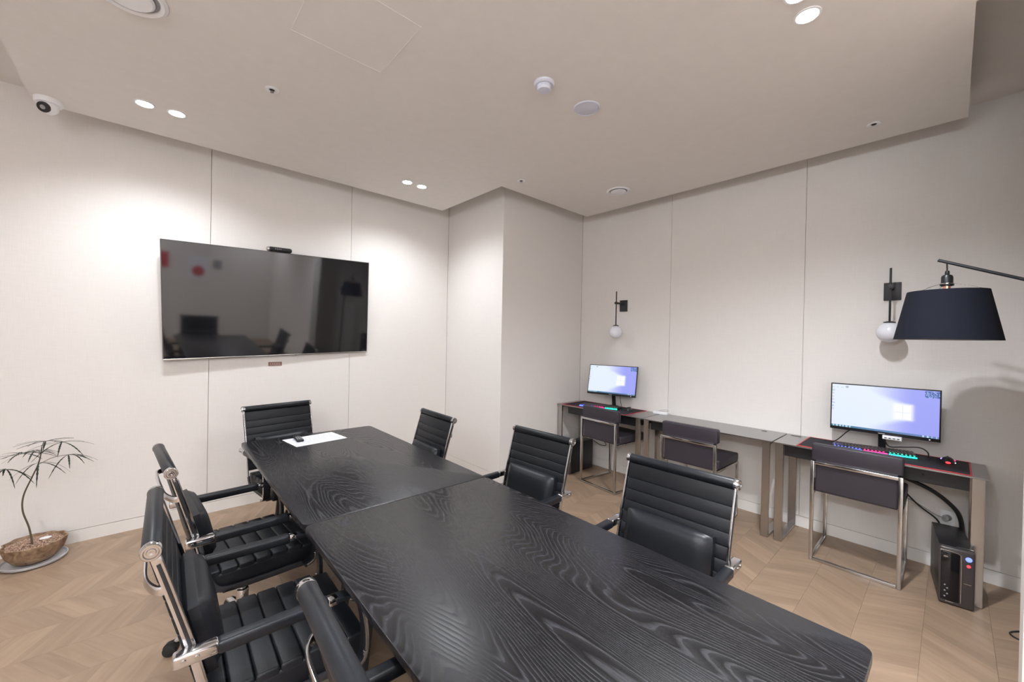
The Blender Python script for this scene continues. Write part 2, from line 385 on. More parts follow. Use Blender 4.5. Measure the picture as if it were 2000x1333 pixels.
def wall_x(name, y, x0, x1, z0, z1, joints, face):     # wall along X; face = -1 looks to -Y
    bm = B(); t = .1
    if face < 0: box(bm, x0+.012, x1, y+.010, y+.010+t, z0, z1)
    else: box(bm, x0+.012, x1, y-.010-t, y-.010, z0, z1)
    wl = struct(name, bm, M['slab'])
    e = [x0]+[j for j in joints if x0+.02 < j < x1-.02]+[x1]
    for a, b in zip(e, e[1:]):
        bm = B(); g = .0018
        if face < 0: box(bm, a+g, b-g, y, y+.010, .093, z1)
        else: box(bm, a+g, b-g, y-.010, y, .093, z1)
        obj('wall_panel', bm, M['wall'], wl, smooth=False)
    bm = B()
    if face < 0: box(bm, x0, x1, y-.001, y+.010, 0, .089)
    else: box(bm, x0, x1, y-.010, y+.001, 0, .089)
    return wl, bm
def wall_y(name, x, y0, y1, z0, z1, joints, face):     # wall along Y; face = -1 looks to -X
    bm = B(); t = .1
    if face < 0: box(bm, x+.010, x+.010+t, y0+.012, y1, z0, z1)
    else: box(bm, x-.010-t, x-.010, y0, y1, z0, z1)
    wl = struct(name, bm, M['slab'])
    e = [y0]+[j for j in joints if y0+.02 < j < y1-.02]+[y1]
    for a, b in zip(e, e[1:]):
        bm = B(); g = .0018
        if face < 0: box(bm, x, x+.010, a+g, b-g, .093, z1)
        else: box(bm, x-.010, x, a+g, b-g, .093, z1)
        obj('wall_panel', bm, M['wall'], wl, smooth=False)
    bm = B()
    if face < 0: box(bm, x-.001, x+.010, y0, y1, 0, .089)
    else: box(bm, x-.010, x+.001, y0, y1, 0, .089)
    return wl, bm
for nm, bb, (wl, bm) in (
    ('wall_back', 'baseboard_back', wall_x('wall_back', YB, XL, XC, 0, HU, [-1.98, -.8, .376, 1.56], -1)),
    ('wall_column_side', 'baseboard_column_side', wall_y('wall_column_side', XC, YC, YB, 0, HU, [], -1)),
    ('wall_column_front', 'baseboard_column_front', wall_x('wall_column_front', YC, XC, XR, 0, HU, [], -1)),
    ('wall_right', 'baseboard_right', wall_y('wall_right', XR, YN, YC, 0, HU, [-.33, .849, 2.026], -1)),
    ('wall_niche', 'baseboard_niche', wall_x('wall_niche', YN, 2.74, XR, 0, HU, [], 1)),
    ('wall_partition', 'baseboard_partition', wall_y('wall_partition', 2.62, YF, -.2235, 0, HU, [-1.4], -1)),
    ('wall_front', 'baseboard_front', wall_x('wall_front', YF, XL, 2.62, 0, HU, [-1.1, .1, 1.3], 1)),
    ('wall_left', 'baseboard_left', wall_y('wall_left', XL, YF, YB, 0, HU, [-1.6, -.4, .8, 2, 3.2], 1))):
    struct(bb, bm, M['base'])
# end cap of the partition (white edge seen at the right of the frame)
bm = B(); box(bm, 2.619, 2.735, -.2235, -.2135, 0, HU); struct('trim_1', bm, M['base'])
bm = B(); box(bm, XL-.1, XR+.1, YF-.1, YB+.1, HU, HU+.1); struct('ceiling', bm, M['ceil'])
# dropped ceiling (floating soffit, a gap all round)
g = .256
polyc = [(-.575, YF+.25), (2.50, YF+.25), (2.585, -.043), (XR-g, -.043), (XR-g, YC-g), (XC-g, YC-g), (XC-g, YB-g), (-.575, YB-g)]
bm = B()
vs = [bm.verts.new((x, y, HC)) for x, y in polyc]; f = bm.faces.new(vs)
r = bmesh.ops.extrude_face_region(bm, geom=[f])
for v in r['geom']:
    if isinstance(v, bmesh.types.BMVert): v.co.z = HC+.06
soff = struct('ceiling_dropped', bm, M['ceil'])
bm = B()
cx = 1.2
box(bm, .2, XC-.6, .5, YB-.6, HC+.06, HU); o = struct('trim_2', bm, M['slab'])

# ------------------------------------------------------------------ lamps in the ceiling
def downlight(x, y, label, zc=HC):
    t = thing('recessed_downlight', label, 'ceiling light', (x, y, zc), 0, 'recessed ceiling spotlights')
    bm = B(); lathe(bm, [(.052, 0.0), (.052, -.004), (.043, -.005), (.040, -.001), (.040, 0.0)], n=28); obj('trim_ring', bm, M['white'], t)
    bm = B(); cyl(bm, (0, 0, -.0005), (0, 0, -.0035), .041, n=28); obj('light_disc', bm, M['glow'], t)
    ld = bpy.data.lights.new('spot', 'SPOT'); ld.energy = LIGHT_W*(.30 if zc > HC else 0.60 if y > 3 else 1.9 if x > 1 and y > 0 else 1.0); ld.color = LIGHT_COL; ld.spot_size = radians(150); ld.spot_blend = .9; ld.shadow_soft_size = .035
    lo = bpy.data.objects.new('lamp', ld); COL.objects.link(lo); lo.location = (0, 0, -.012); lo.parent = t
names = ['left spot of the ceiling pair above the television left half, glowing white', 'right spot of the ceiling pair above the television left half, glowing white',
         'left spot of the small ceiling pair near the wall corner', 'right spot of the small ceiling pair near the wall corner',
         'glowing spot at the top edge of the picture right of centre', 'second spot beside the one at the top edge right of centre']
for i, (x, y) in enumerate(DOWNLIGHTS):
    downlight(x, y, names[i] if i < 6 else ['left', 'right'][i % 2]+' spot of the ceiling pair '+['', '', '', 'over the left near table edge', 'added for fill at the rear left behind the viewer', 'added for fill at the rear right behind the viewer'][i//2])

for (x, y), lb in zip(FILL_SPOTS, ('beside the plant', 'left of the tables', 'behind the viewer', 'in the rear left corner')):
    downlight(x, y, 'added unseen fill spotlight in the upper ceiling along the left wall, '+lb, HU)
def fill_lamp(x, y, label, zc):  # unseen hanging lamp, added to raise the ambient light
    t = thing('fill_tube_lamp', label, 'fill light', (x, y, 2.55), pi/2, 'added fill lamps hung at the left out of view')
    bm = B(); box(bm, -.75, .75, -.012, .012, -.015, .015, .002, 1); obj('rail', bm, M['white'], t)
    for s in (-1, 1):
        bm = B(); cyl(bm, (-.74, s*.034, 0), (.74, s*.034, 0), .022, n=16); obj('tube', bm, M['tube'], t)
        bm = B(); cyl(bm, (s*.6, 0, .015), (s*.6, 0, zc-2.55), .0015, n=6); obj('wire', bm, M['satin'], t)
fill_lamp(-1.45, .1, 'added suspended double tube fill lamp left of the tables, nearer the television wall', HU)
fill_lamp(-1.45, -1.7, 'added suspended double tube fill lamp behind the viewer on the left', HU)
def sprinkler(x, y, label):
    t = thing('sprinkler_head', label, 'sprinkler', (x, y, HC), 0, 'small round sprinkler covers in the ceiling')
    bm = B(); lathe(bm, [(.036, 0), (.036, -.003), (.030, -.006), (.016, -.004), (.014, -.001), (.014, 0)], n=28); obj('cover_ring', bm, M['white'], t)
    bm = B(); cyl(bm, (0, 0, 0), (0, 0, -.004), .0135, n=16); obj('socket', bm, M['dark'], t)
    bm = B(); cyl(bm, (0, 0, -.003), (0, 0, -.016), .004, n=10); cyl(bm, (0, 0, -.015), (0, 0, -.017), .010, n=14); obj('nozzle', bm, M['satin'], t)
sprinkler(.53, 2.776, 'round white sprinkler cover left of centre, between the two bright spot pairs')
sprinkler(2.544, 2.719, 'tiny sprinkler cover above the column corner')
sprinkler(3.541, .374, 'sprinkler cover at right near the edge of the dropped ceiling')

def vent(x, y, r, label):
    t = thing('round_air_vent', label, 'air vent', (x, y, HC), 0, 'round white air diffusers in the ceiling')
    bm = B(); lathe(bm, [(r, 0), (r, -.004), (r*.86, -.011), (r*.76, -.005), (r*.74, 0)], n=48); obj('outer_ring', bm, M['white'], t)
    bm = B(); cyl(bm, (0, 0, 0), (0, 0, -.002), r*.78, n=48); obj('opening', bm, M['grey'], t)
    bm = B(); lathe(bm, [(.0001, -.014), (r*.60, -.016), (r*.66, -.012), (r*.66, -.009), (.0001, -.009)], n=48); obj('disc', bm, M['white'], t)
    bm = B(); cyl(bm, (0, 0, -.001), (0, 0, -.012), r*.12, n=16); obj('stem', bm, M['white'], t)
vent(3.392, 2.228, .112, 'round white air vent in front of the right wall, near the room corner')
def bigvent(x, y):
    r = .135
    t = thing('round_air_vent', 'round white air vent cut by the top left edge of the picture', 'air vent', (x, y, HC), 0, 'round white air diffusers in the ceiling')
    bm = B(); lathe(bm, [(r, 0), (r, -.004), (r*.90, -.012), (r*.80, -.006), (r*.78, 0)], n=56); obj('outer_ring', bm, M['white'], t)
    bm = B(); cyl(bm, (0, 0, 0), (0, 0, -.002), r*.80, n=56); obj('opening', bm, M['grey'], t)
    bm = B(); lathe(bm, [(.0001, -.016), (r*.60, -.018), (r*.66, -.012), (r*.66, -.009), (.0001, -.009)], n=56); obj('disc', bm, M['white'], t)
bigvent(-.085, 2.435)
t = thing('smoke_detector', 'pale bluish two-tier smoke detector on the ceiling left of the flat disc', 'smoke detector', (1.662, 1.600, HC))
bm = B(); lathe(bm, [(.058, 0), (.058, -.012), (.052, -.018), (.0001, -.018)], n=36); obj('base', bm, M['whitecool'], t)
bm = B(); lathe(bm, [(.040, -.017), (.042, -.034), (.036, -.044), (.0001, -.047)], n=36); obj('sensor_cap', bm, M['whitecool'], t)
t = thing('ceiling_speaker', 'flat pale bluish round speaker grille on the ceiling', 'speaker', (2.036, 1.582, HC))
bm = B(); lathe(bm, [(.083, 0), (.083, -.003), (.078, -.007), (.075, -.007), (.075, -.004)], n=44); obj('rim', bm, M['whitecool'], t)
bm = B(); lathe(bm, [(.076, -.004), (.050, -.009), (.0001, -.011)], n=44); obj('grille', bm, M['whitecool'], t)
# access hatch seam behind the big vent
t = thing('access_hatch', 'faint square access hatch seam in the ceiling near the top edge', 'hatch', (.49, 2.17, HC))
bm = B()
for a in ((0, .45, -.0015, .0015), (0, .45, -.4515, -.4485), (-.0015, .0015, -.45, 0), (.4485, .4515, -.45, 0)): box(bm, a[0], a[1], a[2], a[3], -.0012, 0)
obj('hatch_frame', bm, M['ceil'], t, smooth=False)

# security camera at the soffit corner
t = thing('security_camera', 'white dome security camera at the left corner of the dropped ceiling', 'camera', (-.495, 3.915, HC), radians(-35))
bm = B(); lathe(bm, [(.066, 0), (.066, -.022), (.060, -.032), (.0001, -.032)], n=36); obj('housing', bm, M['white'], t)
bm = B(); b2 = B(); bmesh.ops.create_uvsphere(b2, u_segments=28, v_segments=16, radius=.048); merge(bm, b2, T(0, 0, -.044)); obj('eyeball', bm, M['white'], t)
bm = B(); dv = Vector((.15, -.80, -.45)).normalized(); c0 = Vector((0, 0, -.044))
cyl(bm, c0+dv*.030, c0+dv*.052, .031, n=28, bev=.003); e = obj('lens_ring', bm, M['gloss'], t)
bm = B(); cyl(bm, c0+dv*.050, c0+dv*.0545, .013, n=20); obj('lens', bm, M['grey'], e)
bm = B(); box(bm, -.006, .006, -.063, -.058, -.016, -.010); obj('screw_cap', bm, M['blackpl'], t)

# ------------------------------------------------------------------ television and its small things
TVM = Matrix.Translation((.894, 4.186, 1.820)) @ Matrix.Rotation(.024, 4, 'Z') @ Matrix.Rotation(.094, 4, 'X') @ Matrix.Rotation(-.032, 4, 'Y')
t = thing('television', 'large black wall-mounted flat television reflecting the dark table and chairs', 'television'); t.matrix_world = TVM
W2, H2 = .83, .4775
bm = B(); box(bm, -W2, W2, .004, .030, -H2, H2, .003); obj('housing', bm, M['blackpl'], t)
bm = B(); box(bm, -W2+.006, W2-.006, -.0005, .006, -H2+.013, H2-.005); obj('screen', bm, M['tv'], t, smooth=False)
bm = B()
for a in ((-W2, W2, H2-.005, H2), (-W2, -W2+.006, -H2, H2), (W2-.006, W2, -H2, H2)): box(bm, a[0], a[1], -.002, .008, a[2], a[3])
obj('bezel', bm, M['gunmetal'], t, smooth=False)
bm = B(); box(bm, -W2, W2, -.004, .010, -H2, -H2+.013, .002); obj('bottom_trim', bm, M['satin'], t)
bm = B(); box(bm, -.5, .5, .030, .052, -.30, .25, .01); obj('rear_cover', bm, M['blackpl'], t)
bm = B(); cyl(bm, (.106, -.0045, -H2+.004), (.106, -.006, -H2+.004), .008, n=16); box(bm, .118, .121, -.006, -.004, -H2-.002, -H2+.010); box(bm, .118, .126, -.006, -.004, -H2-.002, -H2+.001)
box(bm, .130, .139, -.006, -.004, -H2+.007, -H2+.010); box(bm, .130, .133, -.006, -.004, -H2-.002, -H2+.010); box(bm, .130, .139, -.006, -.004, -H2-.002, -H2+.001); box(bm, .136, .139, -.006, -.004, -H2-.002, -H2+.004)
obj('logo_plate', bm, M['satin'], t, smooth=False)
t = thing('tv_mount', 'black steel bracket holding the television to the wall', 'bracket', (.894, 4.22, 1.82))
bm = B(); box(bm, -.25, .25, .028, .042, -.2, .2, .004); obj('wall_plate', bm, M['blackmat'], t)
for q_ in (-.105, .105):
    bm = B(); box(bm, q_-.015, q_+.015, .012, .03, -.06, .05); obj('arm', bm, M['blackmat'], t)

t = thing('conference_camera', 'slim black conference camera bar with silver left end on top of the television', 'camera'); t.matrix_world = TVM @ T(-.005, .012, H2+.0225)
bm = B(); box(bm, -.098, .098, -.03, .03, -.021, .021, .018, 4); obj('body', bm, M['blackpl'], t)
bm = B(); box(bm, -.108, -.068, -.028, .028, -.0205, .0205, .017, 4); obj('end_cap', bm, M['satin'], t)['label'] = 'silver end cap'
bm = B()
for i in range(4): cyl(bm, (-.04+i*.014, -.0301, .004), (-.04+i*.014, -.0315, .004), .004, n=10)
obj('buttons', bm, M['grey'], t)
t = thing('wall_plaque', 'small copper brown name plaque on the wall under the television', 'plaque', (.874, YB, 1.268))
bm = B(); box(bm, -.056, .056, -.003, 0, -.018, .018, .001); obj('plate', bm, M['plaque'], t, smooth=False)
bm = B()
for i, x in enumerate((-.036, -.018, 0, .018, .036)):
    box(bm, x-.006, x+.006, -.0042, -.003, -.009+.004*(i % 2), -.006+.004*(i % 2)); box(bm, x-.006, x-.003, -.0042, -.003, -.009, .009); box(bm, x-.004, x+.006, -.0042, -.003, .006, .009)
obj('lettering', bm, M['plaqueink'], t, smooth=False)

# ------------------------------------------------------------------ conference tables
TR = radians(-.59)
def tpt(x, y): return (x*cos(TR)-y*sin(TR), x*sin(TR)+y*cos(TR))
def table(y0, y1, label, m):
    cx, cy = tpt(.9615, (y0+y1)/2)
    t = thing('conference_table', label, 'table', (cx, cy, 0), TR, 'two black tables pushed end to end')
    hx, hy = .4885, (y1-y0)/2-.0015
    bm = B(); pts = []; r = .035
    for sx, sy, a0 in ((1, 1, 0), (-1, 1, 90), (-1, -1, 180), (1, -1, 270)):
        for k in range(7):
            a = radians(a0+k*15); pts.append((sx*(hx-r)+r*cos(a), sy*(hy-r)+r*sin(a)))
    f = bm.faces.new([bm.verts.new((x, y, .710)) for x, y in pts])
    r_ = bmesh.ops.extrude_face_region(bm, geom=[f])
    for v in r_['geom']:
        if isinstance(v, bmesh.types.BMVert): v.co.z = .735
    ed = [e for e in bm.edges if abs(e.verts[0].co.z-e.verts[1].co.z) < 1e-5]
    bmesh.ops.bevel(bm, geom=ed, offset=.0025, segments=2, profile=.5, affect='EDGES')
    obj('tabletop', bm, m, t)
    bm = B()
    for s in (-1, 1):
        box(bm, s*(hx-.26)-.018, s*(hx-.26)+.018, -hy+.16, hy-.16, .68, .71); box(bm, -hx+.26, hx-.26, s*(hy-.16)-.018, s*(hy-.16)+.018, .68, .71)
    obj('apron_frame', bm, M['blackmat'], t, smooth=False)
    for sx in (-1, 1):
        for sy in (-1, 1):
            bm = B(); x, y = sx*(hx-.26), sy*(hy-.16)
            sweep(bm, [(x, y, .708), (x+sx*.05, y+sy*.03, .006)], .042, .042, (1, 0, 0), taper=lambda k: 1-.3*k)
            lg = obj('leg', bm, M['blackmat'], t)
            bm = B(); cyl(bm, (x+sx*.05, y+sy*.03, 0), (x+sx*.05, y+sy*.03, .008), .018, n=14); obj('foot_glide', bm, M['rubber'], lg)
    return t
table(1.843, 3.549, 'far black ash table with paper and remote control on it, nearer the television', M['ash1'])
table(.139, 1.843, 'near black ash table in the foreground with bold swirling wood grain', M['ash2'])

t = thing('paper_sheet', 'white printed sheet lying on the far table under the remote', 'paper', (.965, 3.323, .7352), radians(7))
bm = B(); box(bm, -.19, .19, -.137, .137, 0, .0008); obj('sheet', bm, M['paper'], t, smooth=False)
bm = B(); random.seed(3)
for i in range(13):
    y = .11-i*.018; x = -.17
    while x < .15:
        l = random.uniform(.02, .07); box(bm, x, min(x+l, .165), y-.0022, y+.0022, .0008, .0011); x += l+.012
obj('printed_lines', bm, M['ink'], t, smooth=False)
t = thing('remote_control', 'black remote control lying across the left end of the white sheet', 'remote', (.857, 3.385, .737), radians(-4))
bm = B(); box(bm, -.025, .025, -.098, .098, 0, .018, .007, 3); obj('body', bm, M['blackpl'], t)
bm = B()
for i in range(6):
    for j in (-1, 0, 1): box(bm, j*.014-.0045, j*.014+.0045, -.08+i*.017-.004, -.08+i*.017+.004, .017, .0195, .001, 1)
obj('buttons', bm, M['grey'], t)
bm = B(); lathe(bm, [(.015, .0175), (.015, .020), (.008, .020), (.008, .0175)], c=(0, .045, 0), n=20); obj('navigation_ring', bm, M['gunmetal'], t)

# ------------------------------------------------------------------ conference chairs
DZ = {}
def make_office_chair(label):
    t = thing('office_chair', label, 'chair', (0, 0, 0), 0, 'black ribbed leather office chairs around the table')
    up = []
    def U(o): up.append(o); return o
    # seat: separate upholstered ribs on a cushion block
    bm = B(); n = 7; y0, y1 = -.205, .275; pw = (y1-y0)/n
    for i in range(n):
        a = y0+i*pw; drop = .0 if i < n-1 else -.012
        box(bm, -.238, .238, a+.0006, a+pw-.0006, .40, .478+drop, .0085, 3)
    box(bm, -.239, .239, y0-.001, y1-.012, .375, .461, .012, 3)
    U(obj('seat', bm, M['leather'], t))
    # side rail path
    rail = smoothpath([(0, -.306, .945), (0, -.265, .80), (0, -.226, .655), (0, -.195, .52), (0, -.178, .45)], 4)
    for s in (-1, 1):
        bm = B(); sweep(bm, [(s*.254, p.y, p.z) for p in rail], .008, .024, (1, 0, 0)); rl = U(obj('side_rail', bm, M['chrome'], t))
        bm = B(); sweep(bm, [(s*.2585, p.y, p.z) for p in rail[1:10]], .003, .009, (1, 0, 0)); obj('rail_groove', bm, M['blackpl'], rl)
    under = smoothpath([(0, -.180, .455), (0, -.150, .405), (0, -.09, .388), (0, .05, .384), (0, .20, .384)], 4)
    for s in (-1, 1):
        bm = B(); sweep(bm, [(s*.252, p.y, p.z) for p in under], .012, .024, (1, 0, 0)); U(obj('seat_frame', bm, M['blackmat'], t))
    # back ribs
    bm = B()
    def pt(sv):   # s from 0 (top) to 1 (bottom)
        y = -.309+.115*sv+.0*sv; z = .935-.44*sv
        return y, z
    ns = 8; L = math.hypot(.115, .44); ang = math.atan2(.115, .44)
    FR = [0, .165, .285, .405, .525, .645, .765, .885, 1.0]
    for i in range(ns):
        s0, s1 = FR[i], FR[i+1]
        ym, zm = pt((s0+s1)/2); hh = L*(s1-s0)/2
        b2 = B(); box(b2, -.2495, .2495, -.0095, .0095, -hh+.0004, hh-.0004, .0045, 3)
        merge(bm, b2, T(0, ym, zm, rx=ang))
    yt, zt = pt(0); yb, zb = pt(1); ym, zm = pt(.5)
    b2 = B(); box(b2, -.245, .245, -.0085, .0065, -L/2, L/2, .003, 2); merge(bm, b2, T(0, ym, zm, rx=ang))
    U(obj('backrest', bm, M['leather'], t))
    bm = B(); cyl(bm, (-.250, -.313, .957), (.250, -.313, .957), .0225, n=32, bev=.002); U(obj('head_roll', bm, M['leather2'], t))
    for s in (-1, 1):
        bm = B()
        X = Matrix.Translation((s*.250, -.313, .957)) @ Matrix.Rotation(s*pi/2, 4, 'Y')
        b2 = B(); lathe(b2, [(.0236, -.004), (.0236, .012), (.021, .016), (.017, .016), (.015, .012), (.011, .012), (.0095, .016), (.005, .0165), (.0001, .0145)], n=36); merge(bm, b2, X)
        U(obj('roll_cap', bm, M['chrome'], t))
    # lumbar cushion
    bm = B(); b2 = B(); bmesh.ops.create_cube(b2, size=1)
    bmesh.ops.subdivide_edges(b2, edges=b2.edges[:], cuts=9, use_grid_fill=True)
    for v in b2.verts:
        x, y, z = v.co*2
        k = (max(0, 1-abs(x)**6)*max(0, 1-abs(z)**4))
        yy = y*(.014+.032*k**.45)
        v.co = Vector((x*(.203-.005*abs(z)**8), yy, z*(.112-.004*abs(x)**8)))
    merge(bm, b2, T(0, -.196, .632, rx=ang*.9))
    cu = U(obj('lumbar_cushion', bm, M['leather2'], t, angle=60))
    # handle behind the back
    pth = smoothpath([(-.254, -.280, .842), (-.245, -.302, .843), (-.19, -.324, .848), (-.08, -.328, .850), (.08, -.328, .850), (.19, -.324, .848), (.245, -.302, .843), (.254, -.280, .842)], 4)
    bm = B(); sweep(bm, pth, .024, .008, (0, 0, 1)); U(obj('back_handle', bm, M['chrome'], t))
    for s in (-1, 1):
        # arm bracket (chrome), pad, front link, support strap
        bm = B(); box(bm, s*.276-.019, s*.276+.019, -.268, -.165, .632, .668, .008, 3)
        br = U(obj('arm_bracket', bm, M['chrome'], t))
        bm = B()
        for y in (-.245, -.215): cyl(bm, (s*.294, y, .650), (s*.299, y, .650), .006, n=12)
        obj('bolt', bm, M['satin'], br)
        bm = B(); box(bm, s*.276-.021, s*.276+.021, -.170, .130, .629, .666, .010, 3); U(obj('armrest', bm, M['leather2'], t))
        bm = B(); box(bm, s*.276-.018, s*.276+.018, .126, .158, .636, .662, .005, 2); U(obj('arm_link', bm, M['chrome'], t))
        sp = smoothpath([(0, .150, .651), (0, .195, .646), (0, .232, .610), (0, .250, .54), (0, .256, .46), (0, .245, .405), (0, .20, .385)], 4)
        bm = B(); sweep(bm, [(s*.276, p.y, p.z) for p in sp], .044, .016, (1, 0, 0)); st = U(obj('arm_support', bm, M['leather2'], t))
        bm = B(); sweep(bm, [(s*(.276+.021), p.y+.001, p.z) for p in sp[4:24]], .003, .012, (1, 0, 0)); obj('support_edge', bm, M['chrome'], st)
        bm = B(); cyl(bm, (s*.290, .25, .43), (s*.301, .25, .43), .008, n=14); obj('bolt', bm, M['chrome'], st)
    bm = B(); box(bm, -.262, .262, .175, .215, .372, .388, .003); box(bm, -.258, .258, -.13, -.09, .378, .392, .003); U(obj('seat_crossbar', bm, M['blackmat'], t))
    bm = B(); box(bm, -.07, .07, -.10, .12, .325, .376, .012, 2); U(obj('tilt_mechanism', bm, M['blackpl'], t))
    bm = B(); sweep(bm, smoothpath([(-.07, .02, .345), (-.19, .02, .335), (-.26, .02, .31), (-.275, .02, .295)], 3), .006, 0, (0, 1, 0), n=10)
    lv = U(obj('lever', bm, M['satin'], t)); bm = B(); box(bm, -.295, -.262, .005, .035, .245, .30, .007, 2); obj('lever_paddle', bm, M['blackpl'], lv)
    bm = B(); cyl(bm, (0, 0, .20), (0, 0, .335), .014, n=20); U(obj('gas_piston', bm, M['chrome'], t))
    bm = B(); cyl(bm, (0, 0, .075), (0, 0, .24), .027, n=28, bev=.003); obj('gas_lift', bm, M['chrome'], t)
    bm = B(); cyl(bm, (0, 0, .062), (0, 0, .112), .042, .034, n=28, bev=.004); obj('base_hub', bm, M['chrome'], t)
    for k in range(5):
        a = radians(90+20+72*k); c, s_ = cos(a), sin(a)
        bm = B(); sweep(bm, smoothpath([(c*.03, s_*.03, .098), (c*.13, s_*.13, .092), (c*.24, s_*.24, .072), (c*.268, s_*.268, .062)], 3), .034, .020, (-s_, c, 0), taper=lambda q: 1-.35*q)
        lg = obj('base_leg', bm, M['chrome'], t)
        bm = B(); px, py = c*.268, s_*.268; ta = a+1.1+k*.9; tx, ty = cos(ta), sin(ta)
        cyl(bm, (px, py, .03), (px, py, .068), .006, n=10)
        ox, oy = px-tx*.016, py-ty*.016
        for q in (-1, 1): cyl(bm, (ox-ty*q*.007, oy+tx*q*.007, .0275), (ox-ty*q*.024, oy+tx*q*.024, .0275), .0275, n=22, bev=.004)
        cyl(bm, (ox-ty*.010, oy+tx*.010, .030), (ox+ty*.010, oy-tx*.010, .030), .030, n=18)
        obj('caster', bm, M['rubber'], lg)
    return t, up
chair0, upper = make_office_chair('')
upper_names = set(o.data.name for o in upper)
CHAIRS = [
    (.367, 2.43, -86.4, .008, 'black office chair at the far left of the tables, lever sticking out behind it'),
    (.328, 1.666, -91.4, .008, 'black office chair in the middle of the left side, its ribbed seat fully showing'),
    (.574, .715, -92.5, .008, 'black office chair cut off by the bottom picture edge, mostly its slanted back showing'),
    (.851, 3.49, -171.6, -.012, 'black office chair at the far end of the table below the television'),
    (1.42, 2.805, 87.3, -.042, 'black office chair on the right side of the table nearest the white column'),
    (1.67, 1.85, 92.0, -.057, 'black office chair in the middle of the right side of the table'),
    (1.56, .86, 90.9, -.017, 'large black office chair on the right side of the table nearest the viewer'),
    (.85, -.06, 2, 0, 'black office chair at the near table end, seen only as the reflection in the television'),
]
def dup(root):
    r = root.copy(); COL.objects.link(r)
    for ch in kids(root):
        c = ch.copy(); COL.objects.link(c); c.parent = r
        for gch in kids(ch):
            d = gch.copy(); COL.objects.link(d); d.parent = c
    return r
copies = [chair0]+[dup(chair0) for _ in CHAIRS[1:]]
for r, (x, y, a, dz, lab) in zip(copies, CHAIRS):
    r.location = (x, y, 0); r.rotation_euler = (0, 0, radians(a)); r['label'] = lab
    for c in kids(r):
        if c.data.name in upper_names: c.location.z = dz
        if c.name.startswith('gas_lift') or c.name.startswith('base_'): pass

# ------------------------------------------------------------------ steel desks
DX0, DX1, DT = 3.655, 4.098, .775
def desk(y0, y1, label, apron):
    t = thing('steel_desk', label, 'desk', ((DX0+DX1)/2, (y0+y1)/2, 0), 0, 'narrow brushed steel desks along the right wall')
    hx = (DX1-DX0)/2; hy = (y1-y0)/2-.002
    bm = B(); box(bm, -hx, hx, -hy, hy, DT-.010, DT, .0015, 1); obj('desktop', bm, M['steel'], t)
    for s in (-1, 1):
        a, b = (hy-.068, hy-.014) if s > 0 else (-hy+.014, -hy+.068)
        bm = B()
        box(bm, -hx+.010, -hx+.030, a, b, 0.001, DT-.010, .0015, 1); box(bm, hx-.030, hx-.010, a, b, 0.001, DT-.010, .0015, 1)
        box(bm, -hx+.030, hx-.030, a, b, 0.001, .020, .0015, 1); box(bm, -hx+.030, hx-.030, a, b, DT-.030, DT-.010, .0015, 1)
        obj('leg_frame', bm, M['steelleg'], t)
    if apron:
        a0, a1 = apron; cy = (y0+y1)/2
        bm = B(); box(bm, -hx+.045, hx-.06, a0-cy, a1-cy, DT-.102, DT-.011, .002, 1); d = obj('drawer_box', bm, M['blackpl'], t)
        bm = B(); cyl(bm, (-hx+.0455, .14-cy+.0-.03, DT-.05), (-hx+.043, .11-cy, DT-.05), .006, n=12)
        if apron[0] < 0: obj('lock', bm, M['gloss'], d)
        else: bm.free()
    return t
desk(-.165, .937, 'right steel desk carrying the large monitor, computer tower beneath it', (-.088, .868))
desk(.943, 2.072, 'middle steel desk with an empty top and a white power adapter', (1.80, 2.0))
desk(2.078, 3.195, 'left steel desk in the corner with the smaller looking monitor', (2.15, 3.06))
for x, y, s, lab in ((4.03, 1.10, .022, 'small metal cable cover on the middle desk by the wall'), (4.03, .865, .04, 'dark cable slot at the left rear of the right desk')):
    t = thing('cable_slot', lab, 'cable outlet', (x, y, DT))
    bm = B(); box(bm, -.012, .012, -s, s, 0, .002, .0008, 1); obj('frame', bm, M['satin'], t)
    bm = B(); box(bm, -.005, .005, -s*.8, s*.8, .001, .0028); obj('slot', bm, M['dark'], t, smooth=False)

def mousepad(x0, x1, y0, y1, lab):
    t = thing('desk_mat', lab, 'mouse pad', ((x0+x1)/2, (y0+y1)/2, DT), 0, 'long black desk mats with red edges')
    hx, hy = (x1-x0)/2, (y1-y0)/2
    bm = B(); box(bm, -hx, hx, -hy, hy, 0, .003, .001, 1); obj('mat', bm, M['pad'], t)
    bm = B()
    for a in ((-hx-.002, -hx+.006, -hy, hy), (hx-.006, hx+.002, -hy, hy), (-hx, hx, -hy-.002, -hy+.006), (-hx, hx, hy-.006, hy+.002)): box(bm, a[0], a[1], a[2], a[3], .0002, .0042, .001, 1)
    obj('red_edge', bm, M['red'], t)['label'] = 'red stitched edge'
mousepad(3.672, 4.085, -.095, .782, 'black desk mat with red edge on the right desk under the keyboard')
mousepad(3.660, 4.085, 2.262, 3.120, 'black desk mat with red edge on the left desk under the keyboard')

